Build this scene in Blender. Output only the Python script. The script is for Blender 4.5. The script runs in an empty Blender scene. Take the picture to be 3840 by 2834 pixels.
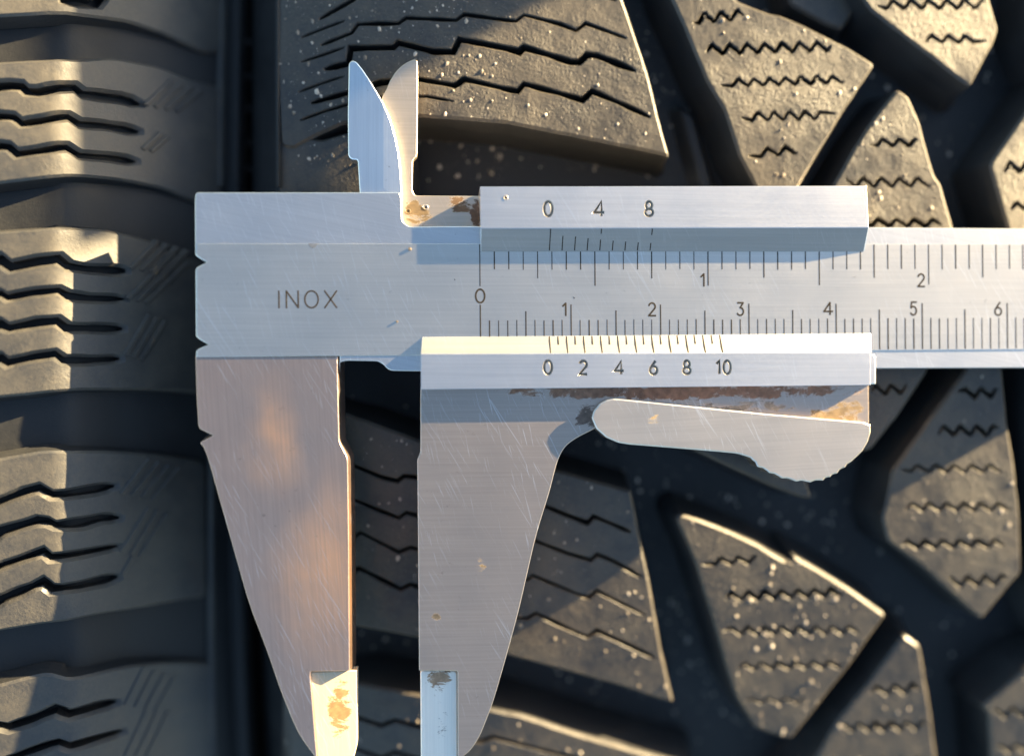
import bpy, math, random, time
_T0 = time.time()
def lap(n): pass
import numpy as np
from mathutils import Vector, noise as mnoise
from mathutils.geometry import delaunay_2d_cdt
rnd = random.Random(7)
C = bpy.context.scene.collection
SC = bpy.context.scene
MM = 0.001

# ---------------------------------------------------------------- camera
D, TH, F = 110.0, math.radians(4.18), 3760.0        # mm, tilt, focal length in photo pixels
VIEW = np.array([math.sin(TH), 0, -math.cos(TH)])
RIGHT = np.array([math.cos(TH), 0, math.sin(TH)])
UP = np.array([0, 1.0, 0])
EYE = -D * VIEW
cam_d = bpy.data.cameras.new('camera')
cam = bpy.data.objects.new('camera', cam_d); C.objects.link(cam)
cam.location = [v * MM for v in EYE]
cam.rotation_euler = (0, -TH, 0)
cam_d.sensor_width = 36; cam_d.lens = F / 3840 * 36
cam_d.clip_start = 0.005; cam_d.clip_end = 50
cam_d.dof.use_dof = True
cam_d.dof.focus_distance = (D + 0.6) * MM
cam_d.dof.aperture_fstop = 4.3
SC.camera = cam

# ---------------------------------------------------------------- light
SUN_EL, SUN_AZ = math.radians(9.7), math.radians(61.0)   # azimuth clockwise from +Y
sun_dir = Vector((math.sin(SUN_AZ) * math.cos(SUN_EL), math.cos(SUN_AZ) * math.cos(SUN_EL), math.sin(SUN_EL)))
W = bpy.data.worlds.new('World'); SC.world = W; W.use_nodes = True
nt = W.node_tree; nt.nodes.clear()
sky = nt.nodes.new('ShaderNodeTexSky'); sky.sky_type = 'NISHITA'; sky.sun_disc = False
sky.sun_elevation = SUN_EL; sky.sun_rotation = SUN_AZ
sky.air_density = 1.0; sky.dust_density = 1.1; sky.ozone_density = 1.6
bg = nt.nodes.new('ShaderNodeBackground'); bg.inputs[1].default_value = 0.052
wo = nt.nodes.new('ShaderNodeOutputWorld')
nt.links.new(sky.outputs[0], bg.inputs[0]); nt.links.new(bg.outputs[0], wo.inputs[0])
sd = bpy.data.lights.new('sun', 'SUN'); sd.energy = 5.0; sd.angle = math.radians(0.5); sd.color = (1.0, 0.77, 0.43)
so = bpy.data.objects.new('sun', sd); C.objects.link(so)
so.rotation_euler = sun_dir.to_track_quat('Z', 'Y').to_euler()
SC.view_settings.view_transform = 'Standard'; SC.view_settings.look = 'None'
SC.view_settings.exposure = 3.4; SC.view_settings.gamma = 1.0

# ---------------------------------------------------------------- helpers
def P(px, py, z=0.0):
    """photo pixel -> point (mm) on the horizontal plane at height z"""
    d = VIEW * F + RIGHT * (px - 1920) - UP * (py - 1417)
    t = (z - EYE[2]) / d[2]
    q = EYE + d * t
    return (float(q[0]), float(q[1]))
def zz(ox, oy, k):            # coordinates read in an enlarged part of the photograph
    return lambda pts: [(ox + u * k, oy + v * k) for u, v in pts]
z1 = zz(0, 0, .6053); z2 = zz(0, 900, .6053); z3 = zz(0, 1834, .6053); z4 = zz(900, 0, .6053)
z5 = zz(1900, 0, .6053); z6 = zz(2840, 0, .6053); z7 = zz(2840, 1400, .6053); z8 = zz(2840, 1834, .6053)
z9 = zz(1000, 1834, .6053); zb = zz(1900, 1834, .6053); zj = zz(1200, 1200, .4913); zl = zz(2100, 1250, .5806)

def mesh_obj(name, verts, faces, mats, parent=None, midx=None, smooth=None, label=None):
    me = bpy.data.meshes.new(name)
    base = getattr(parent, 'get', lambda *_: None)('_b') if parent else None
    b = parent['_b'] if parent is not None and '_b' in parent else (0, 0, 0)
    me.from_pydata([((x - b[0]) * MM, (y - b[1]) * MM, (z - b[2]) * MM) for x, y, z in verts], [], faces)
    for m in (mats if isinstance(mats, (list, tuple)) else [mats]): me.materials.append(m)
    if midx is not None: me.polygons.foreach_set('material_index', midx)
    if smooth is not None:
        me.polygons.foreach_set('use_smooth', [bool(smooth)] * len(faces) if isinstance(smooth, (bool, int)) else smooth)
    me.update()
    o = bpy.data.objects.new(name, me); C.objects.link(o)
    if parent is not None: o.parent = parent
    if label: o['label'] = label
    return o
def empty(name, loc, label, cat, group=None):
    o = bpy.data.objects.new(name, None); C.objects.link(o)
    o.empty_display_size = 0.01
    o.location = [v * MM for v in loc]; o['label'] = label; o['category'] = cat; o['_b'] = loc
    if group: o['group'] = group
    return o
def area(p): return 0.5 * sum(p[i][0] * p[(i + 1) % len(p)][1] - p[(i + 1) % len(p)][0] * p[i][1] for i in range(len(p)))
def ccw(p): return list(p) if area(p) > 0 else list(reversed(p))
def dedupe(p, e=1e-4):
    out = []
    for q in p:
        if not out or math.hypot(q[0] - out[-1][0], q[1] - out[-1][1]) > e: out.append(q)
    if len(out) > 2 and math.hypot(out[0][0] - out[-1][0], out[0][1] - out[-1][1]) < e: out.pop()
    return out
def offset(p, d, lim=2.2):
    """CCW polygon moved inwards by d"""
    n = len(p); out = []
    for i in range(n):
        a, b, c = p[i - 1], p[i], p[(i + 1) % n]
        e1 = (b[0] - a[0], b[1] - a[1]); e2 = (c[0] - b[0], c[1] - b[1])
        l1 = math.hypot(*e1) or 1; l2 = math.hypot(*e2) or 1
        n1 = (-e1[1] / l1, e1[0] / l1); n2 = (-e2[1] / l2, e2[0] / l2)
        k = 1 + n1[0] * n2[0] + n1[1] * n2[1]
        m = ((n1[0] + n2[0]) / max(k, .25), (n1[1] + n2[1]) / max(k, .25))
        L = math.hypot(*m)
        if L > lim: m = (m[0] * lim / L, m[1] * lim / L)
        out.append((b[0] + m[0] * d, b[1] + m[1] * d))
    return out
def rounded(p, r, seg=4, only=None):
    """round the corners of a closed polygon; r a number or a list per corner"""
    n = len(p); out = []
    for i in range(n):
        ri = r[i] if isinstance(r, (list, tuple)) else r
        a, b, c = np.array(p[i - 1]), np.array(p[i]), np.array(p[(i + 1) % n])
        la, lc = np.linalg.norm(a - b), np.linalg.norm(c - b)
        k = min(ri, la * .45, lc * .45)
        if k < 1e-4: out.append(tuple(b)); continue
        p0 = b + (a - b) / la * k; p2 = b + (c - b) / lc * k
        for s in range(seg + 1):
            t = s / seg
            out.append(tuple((1 - t) ** 2 * p0 + 2 * t * (1 - t) * b + t * t * p2))
    return dedupe([(float(x), float(y)) for x, y in out])
def resample(p, step, closed=True, jit=0.0):
    out = []; n = len(p)
    for i in range(n if closed else n - 1):
        a, b = p[i], p[(i + 1) % n]
        L = math.hypot(b[0] - a[0], b[1] - a[1]); k = max(1, int(L / step))
        for s in range(k):
            t = s / k; x = a[0] + (b[0] - a[0]) * t; y = a[1] + (b[1] - a[1]) * t
            if jit and s: x += rnd.uniform(-jit, jit); y += rnd.uniform(-jit, jit)
            out.append((x, y))
    if not closed: out.append(p[-1])
    return out
def inside(poly, X, Y):
    poly = np.asarray(poly); r = np.zeros(X.shape, bool); n = len(poly); j = n - 1
    for i in range(n):
        xi, yi = poly[i]; xj, yj = poly[j]
        c = ((yi > Y) != (yj > Y))
        if yi != yj: r ^= c & (X < (xj - xi) * (Y - yi) / (yj - yi) + xi)
        j = i
    return r
def edge_dist(poly, X, Y):
    poly = np.asarray(poly); best = np.full(X.shape, 1e9); n = len(poly)
    for i in range(n):
        a = poly[i]; b = poly[(i + 1) % n]; ab = b - a; L2 = ab @ ab + 1e-12
        t = np.clip(((X - a[0]) * ab[0] + (Y - a[1]) * ab[1]) / L2, 0, 1)
        best = np.minimum(best, np.hypot(X - a[0] - t * ab[0], Y - a[1] - t * ab[1]))
    return best
def fill(loop, holes=(), extra=()):
    """triangulate a polygon with holes -> verts2d, tris"""
    vs = []; es = []
    for lp in [loop] + list(holes):
        s = len(vs); vs += [Vector(q) for q in lp]
        es += [(s + i, s + (i + 1) % len(lp)) for i in range(len(lp))]
    vs += [Vector(q) for q in extra]
    V, E, Fc, *_ = delaunay_2d_cdt(vs, es, [], 0, 1e-6)
    V = np.array([(v[0], v[1]) for v in V]); T = np.array([f for f in Fc if len(f) == 3])
    cx, cy = V[T].mean(1).T
    ok = inside(loop, cx, cy)
    for h in holes: ok &= ~inside(h, cx, cy)
    T = T[ok]
    a, b, c = V[T[:, 0]], V[T[:, 1]], V[T[:, 2]]
    s = (b[:, 0] - a[:, 0]) * (c[:, 1] - a[:, 1]) - (b[:, 1] - a[:, 1]) * (c[:, 0] - a[:, 0])
    T[s < 0] = T[s < 0][:, ::-1]
    return V, T
def plate(name, poly, z0, z1, mat, parent, ch=0.15, holes=(), extra=(), slope=None, label=None, bottom_poly=None):
    """extruded outline with a chamfered top rim; slope(x,y) adds to the top height"""
    poly = dedupe(ccw(poly)); sl = slope or (lambda x, y: 0)
    inner = offset(poly, ch)
    hs = [dedupe(ccw(h)) for h in holes]; ho = [offset(h, -ch) for h in hs]
    V, T = fill(inner, ho, extra)
    verts = [(x, y, z1 + sl(x, y)) for x, y in V]; faces = [tuple(int(i) for i in t) for t in T]; sm = [False] * len(faces)
    def band(l0, h0, l1, h1, flip=False, smooth=True):
        s = len(verts); n = len(l0)
        verts.extend([(x, y, h0(x, y)) for x, y in l0]); verts.extend([(x, y, h1(x, y)) for x, y in l1])
        for i in range(n):
            j = (i + 1) % n; f = (s + i, s + n + i, s + n + j, s + j)
            faces.append(f if not flip else f[::-1]); sm.append(smooth)
    zt = lambda x, y: z1 + sl(x, y); zc = lambda x, y: z1 - ch * .7 + sl(x, y); zb_ = lambda x, y: z0
    band(inner, zt, poly, zc, smooth=False); band(poly, zc, bottom_poly or poly, zb_, smooth=False)
    for h, o_ in zip(hs, ho): band(o_, zt, h, zc, True, False); band(h, zc, h, zb_, True, False)
    V2, T2 = fill(poly, hs); s = len(verts)
    verts += [(x, y, z0) for x, y in V2]; faces += [tuple(int(s + i) for i in t[::-1]) for t in T2]; sm += [False] * len(T2)
    return mesh_obj(name, verts, faces, mat, parent, smooth=sm, label=label)

# ---------------------------------------------------------------- materials
def newmat(name):
    m = bpy.data.materials.new(name); m.use_nodes = True
    return m, m.node_tree, m.node_tree.nodes['Principled BSDF']
def nd(nt, t, **kw):
    n = nt.nodes.new(t)
    for k, v in kw.items():
        if k in n.inputs: n.inputs[k].default_value = v
        else: setattr(n, k, v)
    return n
def ramp(nt, src, stops):
    r = nt.nodes.new('ShaderNodeValToRGB'); e = r.color_ramp.elements
    while len(e) < len(stops): e.new(0.5)
    for i, (p, c) in enumerate(stops):
        e[i].position = p; e[i].color = (c, c, c, 1) if isinstance(c, (int, float)) else (*c, 1)
    nt.links.new(src, r.inputs[0]); return r.outputs[0]
def coords(nt, scale=(1, 1, 1), rot=(0, 0, 0)):
    tc = nt.nodes.new('ShaderNodeTexCoord'); mp = nt.nodes.new('ShaderNodeMapping')
    mp.inputs['Scale'].default_value = scale; mp.inputs['Rotation'].default_value = rot
    nt.links.new(tc.outputs['Object'], mp.inputs[0]); return mp.outputs[0]
def coords_rot(nt, ang, scale):        # turn first, stretch after
    a = coords(nt, (1, 1, 1), (0, 0, ang)); mp = nt.nodes.new('ShaderNodeMapping')
    mp.inputs['Scale'].default_value = scale; nt.links.new(a, mp.inputs[0]); return mp.outputs[0]
def noise(nt, vec, scale, detail=3, rough=.5, dist=0):
    n = nd(nt, 'ShaderNodeTexNoise'); n.inputs['Scale'].default_value = scale
    n.inputs['Detail'].default_value = detail; n.inputs['Roughness'].default_value = rough; n.inputs['Distortion'].default_value = dist
    nt.links.new(vec, n.inputs['Vector']); return n.outputs['Fac']
def mix(nt, fac, a, b, mode='MIX'):
    n = nt.nodes.new('ShaderNodeMix'); n.data_type = 'RGBA'; n.blend_type = mode
    for s, v in ((0, fac), (6, a), (7, b)):
        if hasattr(v, 'links') or hasattr(v, 'is_linked'): nt.links.new(v, n.inputs[s])
        else: n.inputs[s].default_value = v if s == 0 else (*v, 1)
    return n.outputs[2]
def math_(nt, op, a, b=0.0, clamp=False):
    n = nt.nodes.new('ShaderNodeMath'); n.operation = op; n.use_clamp = clamp
    for s, v in ((0, a), (1, b)):
        if hasattr(v, 'is_linked'): nt.links.new(v, n.inputs[s])
        else: n.inputs[s].default_value = v
    return n.outputs[0]
def bump(nt, h, strength, dist, prev=None):
    b = nt.nodes.new('ShaderNodeBump'); b.inputs['Strength'].default_value = strength; b.inputs['Distance'].default_value = dist
    nt.links.new(h, b.inputs['Height'])
    if prev is not None: nt.links.new(prev, b.inputs['Normal'])
    return b.outputs[0]
def window(nt, axis, lo, hi, soft):
    """1 between lo..hi (mm) on an object axis, soft edges"""
    tc = nt.nodes.new('ShaderNodeTexCoord'); s = nt.nodes.new('ShaderNodeSeparateXYZ'); nt.links.new(tc.outputs['Object'], s.inputs[0])
    v = s.outputs[axis]
    up = nt.nodes.new('ShaderNodeMapRange'); up.inputs[1].default_value = (lo - soft) * MM; up.inputs[2].default_value = lo * MM
    nt.links.new(v, up.inputs[0])
    dn = nt.nodes.new('ShaderNodeMapRange'); dn.inputs[1].default_value = hi * MM; dn.inputs[2].default_value = (hi + soft) * MM
    dn.inputs[3].default_value = 1; dn.inputs[4].default_value = 0
    nt.links.new(v, dn.inputs[0])
    return math_(nt, 'MULTIPLY', up.outputs[0], dn.outputs[0])

def steel(name, base=(.62, .62, .63), rough=.34, warm_refl=None, warm_refl_amt=0.0, refl_tints=(), metallic=1.0, brush=0.0, scratch=.5, stains=(), specks=.0, brush_s=1.0):
    m, t, b = newmat(name)
    b.inputs['Metallic'].default_value = metallic
    big = noise(t, coords(t), 130, 4, .55); fine = noise(t, coords_rot(t, brush, (.25, 1, 1)), 9000, 3, .6)
    br = noise(t, coords_rot(t, brush, (60, 4200, 500)), 1.0, 3, .6)
    col = mix(t, ramp(t, big, [(.3, 0), (.7, 1)]), tuple(c * .97 for c in base), tuple(min(1, c * 1.02) for c in base))
    if warm_refl: col = mix(t, math_(t, 'MULTIPLY', ramp(t, noise(t, coords_rot(t, .35, (1, .45, 1)), 75, 2, .5), [(.36, 0), (.68, 1)]), warm_refl_amt), col, warm_refl)  # soft warm blotches: a reflected glow painted into the colour
    for mk_, amt_ in refl_tints:
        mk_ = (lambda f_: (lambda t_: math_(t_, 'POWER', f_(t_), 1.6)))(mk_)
        col = mix(t, math_(t, 'MULTIPLY', math_(t, 'MULTIPLY', mk_(t), amt_), ramp(t, big, [(.35, .7), (.6, 1)])), col, (.95, .52, .30))  # orange reflection painted on as soft patches
    col = mix(t, math_(t, 'MULTIPLY', ramp(t, br, [(.35, 0), (.65, 1)]), .24), col, tuple(c * .62 for c in base))
    s1 = ramp(t, noise(t, coords_rot(t, 1.1, (170, 4200, 400)), 1.0, 2, .5, .3), [(.64, 0), (.70, 1)])
    s2 = ramp(t, noise(t, coords_rot(t, 1.35, (230, 4600, 400)), 1.0, 2, .5, .4), [(.64, 0), (.70, 1)])
    s3 = ramp(t, noise(t, coords_rot(t, 1.0, (110, 4200, 400)), 1.0, 2, .5, .5), [(.66, 0), (.71, 1)])
    sc = math_(t, 'ADD', math_(t, 'ADD', s1, s2), s3, True)
    patch = ramp(t, noise(t, coords(t), 60, 3, .6), [(.42, .1), (.6, 1)])
    sc = math_(t, 'MULTIPLY', sc, math_(t, 'MULTIPLY', patch, scratch))
    col = mix(t, sc, col, (.85, .84, .82))
    if specks:
        sp = ramp(t, noise(t, coords(t), 1100, 4, .7), [(.64, 0), (.70, 1)])
        sp = math_(t, 'MULTIPLY', sp, ramp(t, noise(t, coords(t), 160, 3, .5), [(.45, 0), (.6, 1)]))
        col = mix(t, math_(t, 'MULTIPLY', sp, specks), col, (.10, .09, .08))
    rgh = math_(t, 'ADD', math_(t, 'MULTIPLY', big, .05), rough - .025)
    rgh = math_(t, 'ADD', rgh, math_(t, 'MULTIPLY', math_(t, 'SUBTRACT', fine, .5), .10))
    met = None
    for (mask_fn, colr, thr) in stains:
        mk = mask_fn(t)
        n1 = noise(t, coords(t, (.55, 1, 1)), 560, 8, .78, .6)
        s = math_(t, 'MULTIPLY', mk, .55); s = math_(t, 'ADD', s, math_(t, 'MULTIPLY', math_(t, 'SUBTRACT', n1, .5), 2.3))
        s = ramp(t, s, [(thr, 0), (thr + .09, 1)])
        s = math_(t, 'MULTIPLY', s, ramp(t, mk, [(0, 0), (.2, 1)]))
        cc = mix(t, ramp(t, noise(t, coords(t), 1300, 4, .6), [(.35, 0), (.65, 1)]), tuple(c * .55 for c in colr), colr)
        col = mix(t, s, col, cc)
        met = s if met is None else math_(t, 'MAXIMUM', met, s)
    if met is not None:
        t.links.new(math_(t, 'SUBTRACT', metallic, math_(t, 'MULTIPLY', met, .85), True), b.inputs['Metallic'])
        rgh = math_(t, 'ADD', rgh, math_(t, 'MULTIPLY', met, .3))
    t.links.new(col, b.inputs['Base Color']); t.links.new(rgh, b.inputs['Roughness'])
    h = math_(t, 'ADD', math_(t, 'MULTIPLY', br, .9 * brush_s), math_(t, 'MULTIPLY', fine, .25))
    n = bump(t, h, .35, .00002)
    n = bump(t, sc, -.5, .00003, n)
    n = bump(t, big, .1, .00012, n)
    t.links.new(n, b.inputs['Normal'])
    return m

def rubber(name, dark, dust, amt, rough, pit=.6, gscale=1.0):
    m, t, b = newmat(name)
    big = noise(t, coords(t), 70, 4, .6); mid = noise(t, coords(t), 420, 5, .65); fine = noise(t, coords(t), 2600, 4, .7)
    f = math_(t, 'ADD', math_(t, 'MULTIPLY', big, .9), math_(t, 'MULTIPLY', mid, .7))
    f = math_(t, 'ADD', f, math_(t, 'MULTIPLY', fine, .5))
    f = ramp(t, f, [(.78, 0), (1.0, .55), (1.25, 1)]) if False else ramp(t, math_(t, 'MULTIPLY', f, .5), [(.36, 0), (.62, 1)])
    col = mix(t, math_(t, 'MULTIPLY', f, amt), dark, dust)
    dots = ramp(t, noise(t, coords(t), 3400, 3, .7), [(.64, 0), (.72, 1)])
    col = mix(t, math_(t, 'MULTIPLY', dots, .35 * amt), col, tuple(min(1, c * 2.1) for c in dust))
    t.links.new(col, b.inputs['Base Color'])
    t.links.new(math_(t, 'ADD', math_(t, 'MULTIPLY', f, .18), rough), b.inputs['Roughness'])
    b.inputs['Specular IOR Level'].default_value = .5 if 'tread' in name else .42
    v = nd(t, 'ShaderNodeTexVoronoi'); v.inputs['Scale'].default_value = 1500; t.links.new(coords(t), v.inputs['Vector'])
    pits = ramp(t, v.outputs['Distance'], [(.0, 0), (.35, 1)])
    rough_area = ramp(t, noise(t, coords(t), 95, 3, .6), [(.38, .15), (.62, 1)])
    n = bump(t, mid, pit * .45, .00028 * gscale)
    n = bump(t, math_(t, 'MULTIPLY', fine, rough_area), pit, .00014 * gscale, n)
    n = bump(t, math_(t, 'MULTIPLY', pits, rough_area), pit * .5, .00007 * gscale, n)
    t.links.new(n, b.inputs['Normal'])
    return m
RUB_TOP = rubber('worn_tread_rubber', (.010, .0105, .0125), (.084, .067, .047), .62, .40, 1.05)
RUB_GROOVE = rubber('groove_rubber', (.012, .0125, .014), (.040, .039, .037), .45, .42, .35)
RUB_LEFT = rubber('dusty_tread_rubber', (.020, .022, .026), (.098, .084, .062), .56, .42, .45)
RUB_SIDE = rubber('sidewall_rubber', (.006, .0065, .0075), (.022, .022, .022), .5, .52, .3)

# ---------------------------------------------------------------- tyres
R0 = 330.0
class Tyre:
    def __init__(s, ya, za, prof, floor): s.ya, s.za, s.prof, s.floor = ya, za, prof, floor
    def surf(s, x, y, d=0.0):
        """point d mm under the running surface above plan position x, y"""
        r = R0 - s.dz(x) * 0
        yy = y - s.ya
        zc = s.za - R0
        z = math.sqrt(R0 * R0 - yy * yy) + zc + s.prof(x)
        e = .05; nx = -(s.prof(x + e) - s.prof(x - e)) / (2 * e); ny = yy / R0; nz = 1.0
        L = math.sqrt(nx * nx + ny * ny + nz * nz)
        w = .05 * mnoise.noise(Vector((x * .35, y * .35, 3.1))) if d < 1 else 0
        return (x - nx / L * d, y - ny / L * d, z - nz / L * d + w)
    def dz(s, x): return 0
    def at(s, px, py, d=0.0):
        z = s.za - 4
        for _ in range(12):
            x, y = P(px, py, z)
            yy = min(max(y - s.ya, -300), 300)
            z = .4 * z + .6 * (math.sqrt(R0 * R0 - yy * yy) + s.za - R0 + s.prof(x) - d)
        return (x, y)
YA = P(1920, 500)[1]
def prof_r(x): return -0.0038 * max(0, 2 - x) ** 2 if x > -26 else -2.98 - .21 * (-26 - x) - .95 * (-26 - x) ** 2
def prof_l(x):
    u = max(0, x + 49.5)
    return -.15 * max(x + 49.5, -12) - .80 * (math.sqrt(u * u + .4) - .632)
floor_r = lambda x: 7.0 if x > -15 else max(2.0, 7.0 - (-15 - x) * .42)
floor_l = lambda x: 2.4 if x < -45 else max(.5, 2.4 - (x + 45) * .2)
TR = Tyre(YA, -3.35 + .35, prof_r, floor_r)
TL = Tyre(P(1920, 900)[1], -1.5, prof_l, floor_l)

zbase = min(TR.za, TL.za) - R0 * 2 - 3
tyre_r = empty('tyre', (75, YA, TR.za - 2 * R0), 'winter tyre with angular tread blocks lying under the caliper, right of the dark gap', 'tyre', 'winter tyres standing side by side')
tyre_l = empty('tyre', (-130, TL.ya, TL.za - 2 * R0), 'winter tyre with zigzag sipes and hatched shoulder, left of the caliper and the dark gap', 'tyre', 'winter tyres standing side by side')

def carcass(T, parent, xs, side_pts, side_first):
    """revolved casing: groove floor plus sidewalls"""
    prof = [(x, T.prof(x) - T.floor(x)) for x in xs]
    prof = (side_pts + prof) if side_first else (prof + side_pts)
    A = [math.radians(a) for a in np.concatenate([np.arange(-80, -16, 4), np.arange(-16, 16.01, .5), np.arange(20, 81, 4)])]
    verts = []; faces = []
    zc = T.za - R0
    for a in A:
        for x, dz in prof:
            r = R0 + dz
            verts.append((x, T.ya + math.sin(a) * r, zc + math.cos(a) * r))
    n = len(prof)
    for i in range(len(A) - 1):
        for j in range(n - 1):
            faces.append((i * n + j, i * n + j + 1, (i + 1) * n + j + 1, (i + 1) * n + j))
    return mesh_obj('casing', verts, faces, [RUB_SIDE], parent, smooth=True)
xr = list(np.arange(-27.5, 20, 1.0)) + list(np.arange(20, 165, 6.0))
sr = [(-8, -150), (-26, -130), (-34, -95), (-36.5, -60), (-35, -36), (-33, -24), (-31, -13), (-29.0, -9.2)]
sr2 = [(172, -12), (178, -22), (184, -50), (182, -95), (172, -130), (156, -150)]
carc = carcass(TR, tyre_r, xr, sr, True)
xl = list(np.arange(-210, -60, 6.0)) + list(np.arange(-60, -33, .8))
sl_ = [(-32.6, -11.5), (-32.0, -12.6), (-31.6, -14.5), (-32.2, -18), (-33.5, -24), (-35.5, -36), (-37, -60), (-38.5, -95), (-46, -130), (-64, -150)]
sl2 = [(-236, -150), (-252, -130), (-262, -95), (-264, -60), (-258, -30), (-246, -12), (-230, -4)]
verts_prof_l = sl2
def carcass_l():
    T = TL; prof = sl2 + [(x, T.prof(x) - T.floor(x)) for x in xl] + sl_
    Tt = Tyre(T.ya, T.za, T.prof, T.floor)
    return carcass(Tt, tyre_l, [], prof, True)
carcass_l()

def ribbon(line, w, taper=.35):
    """closed outline round a polyline, narrower at its ends"""
    n = len(line)
    if n < 2: return None
    L = [0]
    for i in range(1, n): L.append(L[-1] + math.hypot(line[i][0] - line[i - 1][0], line[i][1] - line[i - 1][1]))
    tot = L[-1]
    if tot < .8: return None
    lft, rgt = [], []
    for i in range(n):
        a = line[max(0, i - 1)]; b = line[i]; c = line[min(n - 1, i + 1)]
        d1 = np.array([b[0] - a[0], b[1] - a[1]]); d2 = np.array([c[0] - b[0], c[1] - b[1]])
        if i == 0: d1 = d2
        if i == n - 1: d2 = d1
        d1 = d1 / (np.linalg.norm(d1) or 1); d2 = d2 / (np.linalg.norm(d2) or 1)
        n1 = np.array([-d1[1], d1[0]]); n2 = np.array([-d2[1], d2[0]])
        k = 1 + n1 @ n2; m = (n1 + n2) / max(k, .6)
        e = min(1, taper + (1 - taper) * min(L[i], tot - L[i]) / .9) * (1 + .45 * mnoise.noise(Vector((line[i][0] * .45, line[i][1] * .45, 9.0))))
        lft.append((line[i][0] + m[0] * w / 2 * e, line[i][1] + m[1] * w / 2 * e))
        rgt.append((line[i][0] - m[0] * w / 2 * e, line[i][1] - m[1] * w / 2 * e))
    return ccw(lft + rgt[::-1])

def tread_block(T, parent, px_poly, sipes=(), depth=7.0, draft=1.0, ch=.32, drop=0.0, mat=None, w=.42, rnd_r=.5, name='tread_block', grid=1.3, sdepth=2.6, lip=.11):
    poly = ccw([T.at(x, y, drop) for x, y in px_poly])
    poly = resample(rounded(poly, rnd_r, 3), 1.4, True, .035)
    poly = dedupe(poly, .05)
    inner = offset(poly, ch); ia = np.array(inner)
    holes = []
    for line in sipes:
        ww = w
        if isinstance(line, dict): ww = line['w']; line = line['p']
        pts = resample([T.at(x, y, drop) for x, y in line], .6, False)
        pa = np.array(pts); ok = inside(ia, pa[:, 0], pa[:, 1]) & (edge_dist(ia, pa[:, 0], pa[:, 1]) > .38)
        run = []
        for q, k in list(zip(pts, ok)) + [(None, False)]:
            if k: run.append(q)
            else:
                h = ribbon(run, ww * rnd.uniform(.7, 1.1)) if len(run) > 2 else None
                if h: holes.append(h)
                run = []
    lips = [offset(h, -lip, 1.6) for h in holes]
    x0, y0 = ia.min(0); x1, y1 = ia.max(0)
    gx, gy = np.meshgrid(np.arange(x0, x1, grid), np.arange(y0, y1, grid))
    gx = gx.ravel() + np.random.RandomState(3).uniform(-.2, .2, gx.size); gy = gy.ravel()
    ok = inside(ia, gx, gy) & (edge_dist(ia, gx, gy) > .4)
    for h in lips: ok &= ~inside(h, gx, gy); ok &= edge_dist(h, gx, gy) > .12 + lip * .5
    V, Tn = fill(inner, lips, list(zip(gx[ok], gy[ok])))
    S = lambda x, y, d: T.surf(x, y, d + drop)
    verts = [S(x, y, 0) for x, y in V]; faces = [tuple(int(i) for i in t) for t in Tn]
    mi = [0] * len(faces); sm = [True] * len(faces)
    def band(l0, d0, l1, d1, m_, flip=False, s_=True):
        s = len(verts); n = len(l0)
        verts.extend([S(x, y, d0) for x, y in l0]); verts.extend([S(x, y, d1) for x, y in l1])
        for i in range(n):
            j = (i + 1) % n; f = (s + i, s + n + i, s + n + j, s + j)
            faces.append(f[::-1] if flip else f); mi.append(m_); sm.append(s_)
    band(inner, 0, poly, ch, 0)
    mid = offset(poly, -draft * .35); base = offset(poly, -draft)
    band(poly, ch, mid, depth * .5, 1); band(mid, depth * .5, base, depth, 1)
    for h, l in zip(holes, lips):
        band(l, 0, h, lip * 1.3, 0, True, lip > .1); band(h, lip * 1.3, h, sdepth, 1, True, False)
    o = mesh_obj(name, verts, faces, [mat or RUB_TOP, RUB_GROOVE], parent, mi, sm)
    return poly, holes, drop

def saw(x0, y0, x1, y1, period=62, amp=15, head=0, tail=0):
    """wavy sipe from (x0,y0) to (x1,y1) in photo pixels; straight head and tail, opening uneven along its length"""
    amp *= rnd.uniform(.72, 1.08); period *= rnd.uniform(.93, 1.12)
    L = math.hypot(x1 - x0, y1 - y0); ux, uy = (x1 - x0) / L, (y1 - y0) / L
    out = [(x0, y0 + 3)] if head else []; s = head; ph = rnd.uniform(0, .4)
    while s < L - tail:
        k = ((s - head) / period + ph) % 1.0
        tri = (1 - 4 * k if k < .5 else 4 * k - 3) + .18 * math.sin(2 * math.pi * k * 2)
        tri = max(-.86, min(.86, tri)) / .86
        out.append((x0 + ux * s + rnd.uniform(-1, 1), y0 + uy * s + amp * tri + rnd.uniform(-1.2, 1.2))); s += period / 9
    if tail: out.append((x1, y1))
    return out

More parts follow.
